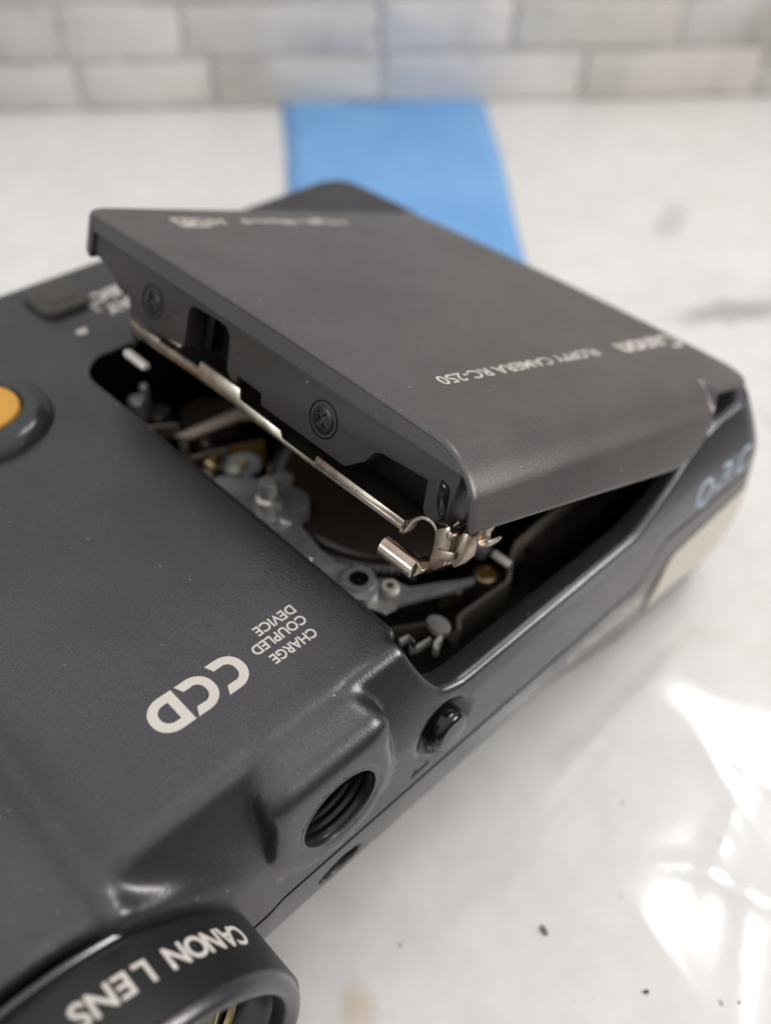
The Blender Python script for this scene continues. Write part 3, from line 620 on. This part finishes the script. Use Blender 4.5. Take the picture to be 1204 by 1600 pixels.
# ------------------------------------------------------------------ drive inside the well
def build_drive():
    zf = lambda x, y, z: (x, y, z)
    ch = prism('drive_chassis', rrect(58, 122.5, 48.5, 124.8, 4), 30, 34, zf, 'chassis', None, .3); adopt(ch); ch['label'] = 'dark disk drive mechanism inside the open well'
    led = [(56, 99), (63.4, 99), (64.2, 97.8), (67.8, 93.6), (70.2, 90.0), (71.0, 87.6), (71.0, 85.2), (69.6, 83.6), (67.6, 83.2), (66.2, 82.2), (65.4, 80.4), (64.9, 77.6), (64.3, 74.7), (64.4, 71.2), (65.6, 68.0), (66.6, 66.4), (66.4, 63.9), (64.6, 62.2), (62.2, 62.4), (60.8, 64.4), (56, 66)]
    prism('cast_ledge', led, 46.5, 50, zf, 'cast', ch, .35)
    lathe('post', [(0, 6.2), (1.3, 6.2), (1.5, 5.9), (1.6, 3.2), (2.2, 2.8), (2.4, 0)], lambda p, q, h: (64.3 + p, 87.2 + q, 49.6 + h), 'steel', ch, 28)
    lathe('post_collar', [(0, .5), (2.7, .5), (3.0, .2), (3.0, -1)], lambda p, q, h: (63.9 + p, 86.6 + q, 50.1 + h), 'cast', ch, 28)
    screw_head('ledge_screw', lambda p, q, h: (63.9 + p, 82.9 + q, 50.2 + h), 1.1, .7, 'steel', ch, False)
    lathe('washer', [(1.55, .3), (2.5, .3), (2.6, .1), (2.6, -.4)], lambda p, q, h: (64.1 + p, 65.9 + q, 50.2 + h), 'cast', ch, 30)
    screw_head('socket_screw', lambda p, q, h: (64.1 + p, 65.9 + q, 50.25 + h), 1.6, .35, 'gloss_black', ch, True, .2)
    # big dark turntable cover
    c0 = (88.5, 84.0); rr = 20.9
    lathe('turntable_cover', [(0, 1.0), (rr - 3, 1.0), (rr - .8, .7), (rr, .1), (rr, -4)], lambda p, q, h: (c0[0] + p, c0[1] + q, 45.2 + h), 'disc', ch, 96)
    lathe('turntable_hub', [(0, 2.2), (5, 2.2), (5.6, 1.6), (5.6, -1)], lambda p, q, h: (c0[0] + p, c0[1] + q, 46 + h), 'chassis', ch, 40)
    # toothed sector
    pts = []
    for k in range(60):
        a = math.radians(180 + 95 * k / 59); r_ = 21.9 if k % 2 else 21.15; pts.append((c0[0] + r_ * math.cos(a), c0[1] + r_ * math.sin(a)))
    for k in range(30): a = math.radians(275 - 95 * k / 29); pts.append((c0[0] + 18.5 * math.cos(a), c0[1] + 18.5 * math.sin(a)))
    prism('gear_sector', pts, 42.6, 43.6, zf, 'cast', ch, 0)
    # lever with slotted end
    prism('lever', [(67.0, 66.6), (68.4, 68.4), (70.4, 68.4), (71.8, 67.0), (73.0, 63.4), (76.4, 61.5), (82.2, 57.9), (81.6, 57.2), (77.4, 58.6), (71.2, 61.4), (68.2, 62.5), (66.8, 64.4)], 42.8, 44, zf, 'cast', ch, .18)
    lathe('lever_bush', [(.7, .9), (1.3, .9), (1.5, .6), (1.5, -.3)], lambda p, q, h: (70.3 + p, 65.2 + q, 44 + h), 'white_metal', ch, 20)
    prism('bent_tab', [(61.4, 63.4), (62.4, 62.8), (63.2, 61.6), (63.9, 59.9), (66.0, 59.6), (66.6, 61.0), (65, 62.8), (62.6, 64.2)], 47.2, 47.9, zf, 'steel', ch, .1)
    # side plate of sheet metal along the front, with notches
    zu = lambda x, y, z: (x * .945, y * .945, z + 6.0)
    sp = catmull([(70.8, 55.0), (71.6, 55.4), (72.6, 57.2)], 3)
    prism('side_plate', [(74.2, 54.8), (74.9, 54.6), (76.6, 56.3), (78.2, 56.6), (88.6, 56.1), (90.0, 57.0), (93.5, 59.6), (96.5, 61.0), (104, 61.4), (120, 61.4), (120, 60.9), (104.2, 60.9), (96.8, 60.4), (94.0, 59.0), (90.4, 56.3), (88.8, 55.5), (78.2, 56.0), (77.0, 55.7), (75.3, 54.0)], 34, 40.2, zu, 'bronze', ch, .12)
    prism('side_wall', [(94, 58.8), (97, 60.2), (121, 60.4), (121, 53.4), (97, 55), (94.4, 56.8)], 34, 43.5, zf, 'chassis', ch, .2)
    V = [];
    prism('curled_tab', catmull([(72.6, 59.2), (73.8, 59.2), (74.9, 57.8), (74.7, 55.9), (73.6, 55.0), (72.2, 55.6), (72.0, 57.6), (72.6, 59.2)], 5)[:-1], 39.0, 40.4, zu, 'steel', ch, .35)
    ribbon('tab_stem', catmull([(72.4, 55.6), (71.4, 55.4), (70.8, 55.2), (70.4, 54.8), (70.5, 54.3)], 4), .7, 37.4, 39.4, zu, 'white_metal', ch, .15)
    ribbon('bracket_edge', [(67.9, 60.2), (69.6, 59.9), (69.3, 58.6), (68.2, 57.9), (68.9, 57.5), (71.9, 57.2)], .55, 36.6, 38.2, zu, 'white_metal', ch, .12)
    lathe('floor_stud', [(0, .8), (.8, .6), (1.0, 0)], lambda p, q, h: (76.4 + p, 56.0 + q, 35.0 + h), 'steel', ch, 16)
    # screws and bright tabs further in
    screw_head('drive_screw', lambda p, q, h: (84.3 + p, 57.1 + q, 43.6 + h), 1.9, .7, 'brass', ch, True, .6)
    lathe('screw_washer', [(1.4, .3), (2.6, .3), (2.7, -.4)], lambda p, q, h: (84.3 + p, 57.1 + q, 43.2 + h), 'chassis', ch, 26)
    prism('bright_tab', [(89.6, 60.6), (91.0, 60.8), (91.0, 57.2), (89.6, 57.0)], 41.4, 42.0, zu, 'white_metal', ch, .15)
    prism('pale_block', rrect(92.0, 95.0, 63.8, 68.4, .8), 36, 38.4, zu, 'cast', ch, .5)
    ribbon('wire_edge', [(75, 68), (80, 65.4), (88, 61.6), (92.5, 59.6)], .5, 35.5, 36.2, zf, 'steel', ch, .1)
    # left end of the well
    lathe('capstan', [(0, 3), (2.0, 3), (2.4, 2.6), (2.4, -10)], lambda p, q, h: (65.6 + p, 120.6 + q, 47 + h), 'chassis', ch, 30)
    lathe('guide_roller', [(0, 1.2), (1.3, 1.2), (1.6, .8), (1.6, -8)], lambda p, q, h: (62.6 + p, 122.2 + q, 52 + h), 'steel', ch, 24)
    lathe('guide_pin', [(0, 1.0), (.5, .9), (.8, .5), (.8, -10)], lambda p, q, h: (65.2 + p, 123.6 + q, 53.4 + h), 'steel', ch, 18)
    lathe('small_pin', [(0, .9), (.5, .8), (.8, .3), (.8, -10)], lambda p, q, h: (65.8 + p, 113.6 + q, 47.6 + h), 'steel', ch, 18)
    lathe('motor_can', [(0, 1.0), (5.6, 1.0), (6.3, .4), (6.4, -12)], lambda p, q, h: (74.5 + p, 117.2 + q, 45.5 + h), 'disc', ch, 48)
    prism('pale_arm', [(64.4, 114.6), (66.6, 112.0), (76.4, 110.8), (79.3, 108.6), (81.2, 110.2), (79.3, 113.4), (73.9, 113.9)], 47.6, 48.4, zf, 'bronze_light', ch, .25)
    # small fittings: coil spring, gear wheel, pulley, ribs, flex circuit, more screws
    V = []; F = []; turns, ns, nr = 9, 18, 6
    for i in range(turns * ns + 1):
        a = 2 * math.pi * i / ns; cx, cy, cz = 74.0 + i * .045, 64.6 + 1.0 * math.cos(a) + i * .028, 44.6 + 1.0 * math.sin(a)
        for j in range(nr): b = 2 * math.pi * j / nr; V.append((cx, cy + .17 * math.cos(b) * math.cos(a), cz + .17 * (math.sin(b) + math.cos(b) * math.sin(a))))
    for i in range(turns * ns):
        for j in range(nr): F.append((i * nr + j, (i + 1) * nr + j, (i + 1) * nr + (j + 1) % nr, i * nr + (j + 1) % nr))
    mesh('coil_spring', V, F, 'steel', ch, True)
    def gear(x, y, z, r, n, m):
        pts = []
        for k in range(n * 4): a = 2 * math.pi * k / (n * 4); rr_ = r if k % 4 < 2 else r - .45; pts.append((x + rr_ * math.cos(a), y + rr_ * math.sin(a)))
        prism('gear_wheel', pts, z - 1.0, z, zf, m, ch, 0)
        lathe('gear_hub', [(0, .7), (.9, .7), (1.1, .4), (1.1, 0)], lambda p, q, h: (x + p, y + q, z + h), 'brass', ch, 18)
    gear(70.5, 103.0, 45.6, 3.6, 22, 'cast'); gear(75.6, 98.4, 44.4, 2.6, 16, 'brass')
    lathe('pulley', [(0, .9), (1.6, .9), (2.0, .6), (1.7, .2), (2.1, -.3), (2.1, -3)], lambda p, q, h: (71.4, 94.4 + q, 46.4 + h) if False else (72.6 + p, 94.2 + q, 46.0 + h), 'steel', ch, 30)
    for (x0, y0, x1, y1, z) in ((60.5, 118.5, 66.0, 115.0, 50.0), (64.0, 108.6, 70.0, 106.6, 47.4), (66.0, 61.0, 71.5, 57.6, 41.5), (79.0, 61.8, 90.0, 58.4, 38.4)):
        dx, dy = x1 - x0, y1 - y0; l_ = math.hypot(dx, dy); nx_, ny_ = -dy / l_ * .35, dx / l_ * .35
        prism('stamped_rib', [(x0 + nx_, y0 + ny_), (x1 + nx_, y1 + ny_), (x1 - nx_, y1 - ny_), (x0 - nx_, y0 - ny_)], z - 3, z, zf, 'bronze', ch, .12)
    ribbon('flex_circuit', catmull([(60.4, 112.5), (63.4, 110.6), (67.0, 107.8), (72.0, 107.0), (77.0, 104.8)], 6), .16, 41.0, 46.6, zf, 'flex', ch, 0)
    for (x, y, z, r_, m) in ((62.2, 101.6, 47.6, .9, 'steel'), (61.0, 95.2, 50.1, .8, 'steel'), (61.4, 74.5, 50.15, .85, 'steel'), (80.6, 59.6, 40.6, .9, 'brass'), (68.0, 98.2, 46.8, .8, 'steel')):
        screw_head('small_screw', lambda p, q, h, x=x, y=y, z=z: (x + p, y + q, z + h), r_, .45, m, ch, True, x)
    lathe('adjust_cam', [(0, 1.2), (1.0, 1.2), (1.2, 1.0), (1.25, -2)], lambda p, q, h: (67.2 + p, 100.4 + q, 47.0 + h), 'white_metal', ch, 22)
    prism('arm_end', [(79.6, 113.2), (82.2, 110.6), (84.6, 113.0), (82, 115.4)], 45.3, 46.6, zf, 'cast', ch, .3)
    lathe('dome_nut', [(0, 1.6), (.8, 1.4), (1.5, .8), (1.8, 0), (1.8, -6)], lambda p, q, h: (68.6 + p, 110.4 + q, 46.4 + h), 'chassis', ch, 24)
    screw_head('brass_screw', lambda p, q, h: (65.4 + p, 104.4 + q, 47.9 + h), 1.5, .9, 'brass', ch, True, .9)
    prism('ledge_tongue', [(57, 108), (62.4, 106.6), (64.6, 103.2), (63.0, 100.2), (57, 99.6)], 45.6, 47.4, zf, 'cast', ch, .3)
build_drive()

# ------------------------------------------------------------------ front of the body
def build_front():
    yf = lambda x0, z0, y0: (lambda p, q, h: (x0 + p, y0 - h, z0 + q))
    # threaded socket
    prof = [(6.4, -.3)]
    for k in range(6): prof += [(5.86, -.7 - k * 1.25), (5.8, -1.0 - k * 1.25), (5.6, -1.3 - k * 1.25), (5.6, -1.65 - k * 1.25)]
    prof += [(5.5, -8.4), (0.01, -8.4)]
    o = lathe('threaded_socket', prof, yf(38.4, 47.0, 41.5), 'socket', None, 72, 50); adopt(o)
    o = lathe('socket_rim', [(6.55, -.02), (6.45, .03), (6.05, .04), (5.92, 0), (5.86, -.15), (5.86, -.7)], yf(38.4, 47.0, 41.5), 'body', None, 96, 50); adopt(o)
    # remote button
    o = lathe('front_button', [(0, 1.75), (2.3, 1.72), (2.9, 1.5), (3.25, 1.05), (3.35, .4), (3.45, -4)], yf(58.7, 42.9, 42.5), 'gloss_black', None, 56, 50); adopt(o)
    c = lathe('button_cap', [(0, .06), (2.2, .05), (2.45, 0), (2.5, -.15), (0, -.2)], yf(58.7, 42.9, 40.74), 'body', o, 48, 50)
    # engraved arrow beside the button
    for n_, pts in (('arrow_mark', [(52.5, 36.3), (54.1, 39.5), (54.7, 39.5), (53.4, 37.0), (56.2, 37.0), (56.2, 36.3)]),):
        V = np.array(pts); o = lettering(n_, V, [(0, 3, 1), (1, 3, 2), (0, 5, 4, 3)][:3], front_fr(0, 0, V), 'black', None); adopt(o)
    # Q-PIC and maker lettering on the front
    V, F = text_polys('Q-PIC', 7.6, .02, .12, 1.0, 18.2); o = lettering('model_logo', V, F, front_fr(122.6, 43.9, V), 'print_blue', None, .06); adopt(o)
    V, F = text_polys('Canon', 6.0, .13, 0, 1.0, 22.0); o = lettering('front_brand_lettering', V, F, front_fr(92.0, 25.4, V), 'print', None, .06); adopt(o)
    # flash window in its frame
    def patch(name, xa, xb, m, g, lift):
        xs = np.linspace(xa, xb, 40); V = []; F = []; nz = 18
        for x in xs:
            f_ = (x - 118.4) / 33.4; zt = 34.2 + 2.6 * f_ + g; zb = 18.0 - 6.0 * f_ - g
            k0 = min(1, (x - xa) / 3.0); k1 = min(1, (xb - x) / 3.0); e = .5 + .5 * math.sqrt(max(0, 1 - (1 - min(k0, k1)) ** 2)); zm = (zt + zb) / 2
            zt, zb = zm + (zt - zm) * e, zm + (zb - zm) * e
            z = np.linspace(zb, zt, nz); V += list(zip([x] * nz, front_y(np.full(nz, x), z) - lift * (1 - (2 * np.arange(nz) / (nz - 1) - 1) ** 8), z))
        for i in range(len(xs) - 1):
            for j in range(nz - 1): F.append((i * nz + j, (i + 1) * nz + j, (i + 1) * nz + j + 1, i * nz + j + 1))
        o = mesh(name, V, F, m, None, True); md = o.modifiers.new('t', 'SOLIDIFY'); md.thickness = .0005; adopt(o); return o
    patch('flash_frame', 117.5, 152.6, 'frame', .8, .12)
    o = patch('flash_window', 118.4, 151.8, 'cream', 0, .4); o['label'] = 'cream translucent flash window at the far end of the front'
    # oval sensor in its recess
    o = lathe('sensor_window', [(0, .25), (2.5, .2), (3.4, 0), (3.6, -.6)], lambda p, q, h: (40.2 + p, 45.0 - h, 26.4 + q / 1.15), 'gloss_black', None, 40); adopt(o)
    # foot under the body
    for x, y in ((60, 66), (136, 66), (60, 145), (135, 140)):
        o = lathe('foot', [(0, -1.2), (5, -1.2), (5.4, -.9), (5.4, 1)], lambda p, q, h, x=x, y=y: (x + p, y + q, 5.6 + h), 'rubber', None, 32); adopt(o)
build_front()

# ------------------------------------------------------------------ lens
def build_lens():
    lf = lambda p, q, h: (LX + p * .963, h * .962, LZ + q * .963)
    o = lathe('lens_ring', [(24.1, 37), (24.2, 34.4), (24.5, 33.7), (25.0, 33.3), (25.6, 33.15), (26.2, 33.35), (26.7, 33.8), (27.0, 34.6)], lf, 'body', None, 160, 40); adopt(o)
    o['label'] = 'round black lens ring with cream lettering'
    lathe('lens_band', [(27.0, 34.6), (27.3, 34.75), (27.3, 43.6), (27.1, 43.9), (26.4, 44.0)], lf, 'ring', o, 160, 40)
    lathe('groove_ring', [(26.4, 43.9), (26.4, 44.6), (27.6, 44.65), (27.8, 44.9), (27.6, 45.3), (25, 45.4)], lf, 'body', o, 160, 40)
    lathe('lens_throat', [(24.12, 36.2), (23.5, 37.0), (22.9, 38.2), (22.6, 38.4), (21.6, 39.9), (21.3, 41), (20.6, 41.4), (20.5, 52)], lf, 'socket', o, 120, 40)
    lathe('gilt_ring', [(21.3, 40.3), (21.35, 39.9), (20.8, 40.0), (20.5, 40.5)], lf, 'brass', o, 120, 40)
    g = bpy.data.materials.new('lens_glass'); g.use_nodes = True; b = g.node_tree.nodes['Principled BSDF']
    b.inputs['Base Color'].default_value = (.42, .43, .34, 1); b.inputs['Roughness'].default_value = .04; b.inputs['Transmission Weight'].default_value = .45; b.inputs['IOR'].default_value = 1.6  # grey-olive base stands in for the bright surroundings reflected in the glass
    b.inputs['Coat Weight'].default_value = .6; b.inputs['Coat Tint'].default_value = (.8, .9, .7, 1)
    M['glass'] = g
    lathe('lens_glass', [(0, 36.6), (5, 36.8), (10, 37.5), (14, 38.5), (17, 39.5), (19.4, 40.6), (20.4, 41.2), (20.4, 43), (0, 43.4)], lf, 'glass', o, 96, 40)
    lathe('lens_back', [(0, 50), (20.3, 50)], lf, 'black', o, 60)
    # lettering round the band; angles are degrees from the top towards +x
    for ch, ang in zip('CANONLENS', (57.4, 52.2, 46.3, 40.5, 34.4, 25.5, 20.4, 15.2, 10.2)):
        V, F = text_polys(ch, 3.85, .075); V[:, 0] -= V[:, 0].max() / 2
        lettering('ring_letter', V, F, lambda p, q, h, ang=ang: (LX + (26.3 + h) * math.sin(math.radians(ang) - p / 27.3), (41.2 - q) * .962, LZ + (26.3 + h) * math.cos(math.radians(ang) - p / 27.3)), 'print', o, .05)
    return o
build_lens()

# ------------------------------------------------------------------ top of the body
def build_top():
    # CCD: three block letters with one rounded side
    def stroke_C():
        W, H, t = 4.05, 5.25, 1.25; r = 2.4
        out = [(W, H), (r, H)] + [(r + r * math.cos(math.radians(a)), H - r + r * math.sin(math.radians(a))) for a in range(100, 181, 10)] + [(r + r * math.cos(math.radians(a)), r + r * math.sin(math.radians(a))) for a in range(180, 261, 10)] + [(r, 0), (W - .1, 0)]
        ri = r - t * .95
        inn = [(W - .6, H - t), (r, H - t)] + [(r + ri * math.cos(math.radians(a)), H - r + ri * math.sin(math.radians(a))) for a in range(100, 181, 10)] + [(r + ri * math.cos(math.radians(a)), r + ri * math.sin(math.radians(a))) for a in range(180, 261, 10)] + [(r, t), (W - .6, t)]
        n = len(out); return np.array(out + inn), [(i, i + 1, n + i + 1, n + i) for i in range(n - 1)]
    def stroke_D():
        W, H, t = 4.4, 5.25, 1.22; r = 2.5
        out = [(0, 0), (W - r, 0)] + [(W - r + r * math.cos(math.radians(a)), r + r * math.sin(math.radians(a))) for a in range(-80, 1, 10)] + [(W - r + r * math.cos(math.radians(a)), H - r + r * math.sin(math.radians(a))) for a in range(0, 81, 10)] + [(W - r, H), (0, H)]
        ri = r - t
        inn = [(t, t), (W - r, t)] + [(W - r + ri * math.cos(math.radians(a)), r + ri * math.sin(math.radians(a))) for a in range(-80, 1, 10)] + [(W - r + ri * math.cos(math.radians(a)), H - r + ri * math.sin(math.radians(a))) for a in range(0, 81, 10)] + [(W - r, H - t), (t, H - t)]
        n = len(out); return np.array(out + inn), [(i, (i + 1) % n, n + (i + 1) % n, n + i) for i in range(n)]
    for fn, x0 in ((stroke_C, 37.6), (stroke_C, 33.2), (stroke_D, 28.75)):
        V, F = fn(); adopt(lettering('top_letter', V, F, top_fr(x0, 61.0), 'print', None))
    for s, x0, y0, w in (('CHARGE', 47.3, 57.05, 6.9), ('COUPLED', 47.7, 59.55, 8.3), ('DEVICE', 47.7, 61.75, 6.2)):
        V, F = text_polys(s, 2.15, .045, 0, 1.0, w); adopt(lettering('caption_lettering', V, F, top_fr(x0, y0), 'print', None))
    # shutter release in its dish
    sf = lambda p, q, h: (36.2 + p, 122.7 + q, 60.8 + h)
    o = lathe('shutter_button', [(0, 3.55), (3.5, 3.5), (5.4, 3.3), (6.1, 2.95), (6.3, 2.4), (6.3, 0)], sf, 'orange', None, 72, 40); adopt(o); o['label'] = 'round orange shutter button in a raised dark collar'
    lathe('button_collar', [(11.2, -.4), (11.0, .35), (10.7, 1.1), (10.1, 1.95), (9.2, 2.6), (8.2, 2.95), (7.3, 3.0), (6.75, 2.8), (6.55, 2.4), (6.5, .5)], sf, 'gloss_grey', o, 96, 60)
    # slide switch
    sl = rrect(58.8, 68.6, 142.4, 153.6, 2.6); zt = float(ztop(149.))
    o = prism('slide_switch', sl, zt - .8, zt + 1.7, lambda x, y, z: (x, y, z), 'rubber', None, 1.1, 40, 4); adopt(o)
    prism('switch_grip', rrect(60.6, 66.8, 144.6, 151.4, 1.4), zt + 1.55, zt + 1.95, lambda x, y, z: (x, y, z), 'rubber', o, .5, 40, 3)
    # printed mode words beside the switch
    for s, x0, y0, w in (('PLAY', 77.4, 140.6, 9.0), ('REC', 77.4, 145.8, 9.2)):
        V, F = text_polys(s, 4.6, .22, 0, 1.0, w); adopt(lettering('mode_lettering', V, F, top_fr(x0, y0), 'print', None))
    V = np.array([(0, 0), (.9, 0), (.9, 7.5), (0, 7.5)]); adopt(lettering('mode_bar', V, [(0, 1, 2, 3)], top_fr(68.0, 147.0), 'print_dim', None))
    V = np.array([(0, 0), (2.2, .2), (2.4, 1.4), (.8, 2.0)]); adopt(lettering('arrow_print', V, [(0, 1, 2, 3)], top_fr(62.8, 136.6), 'print', None))
build_top()
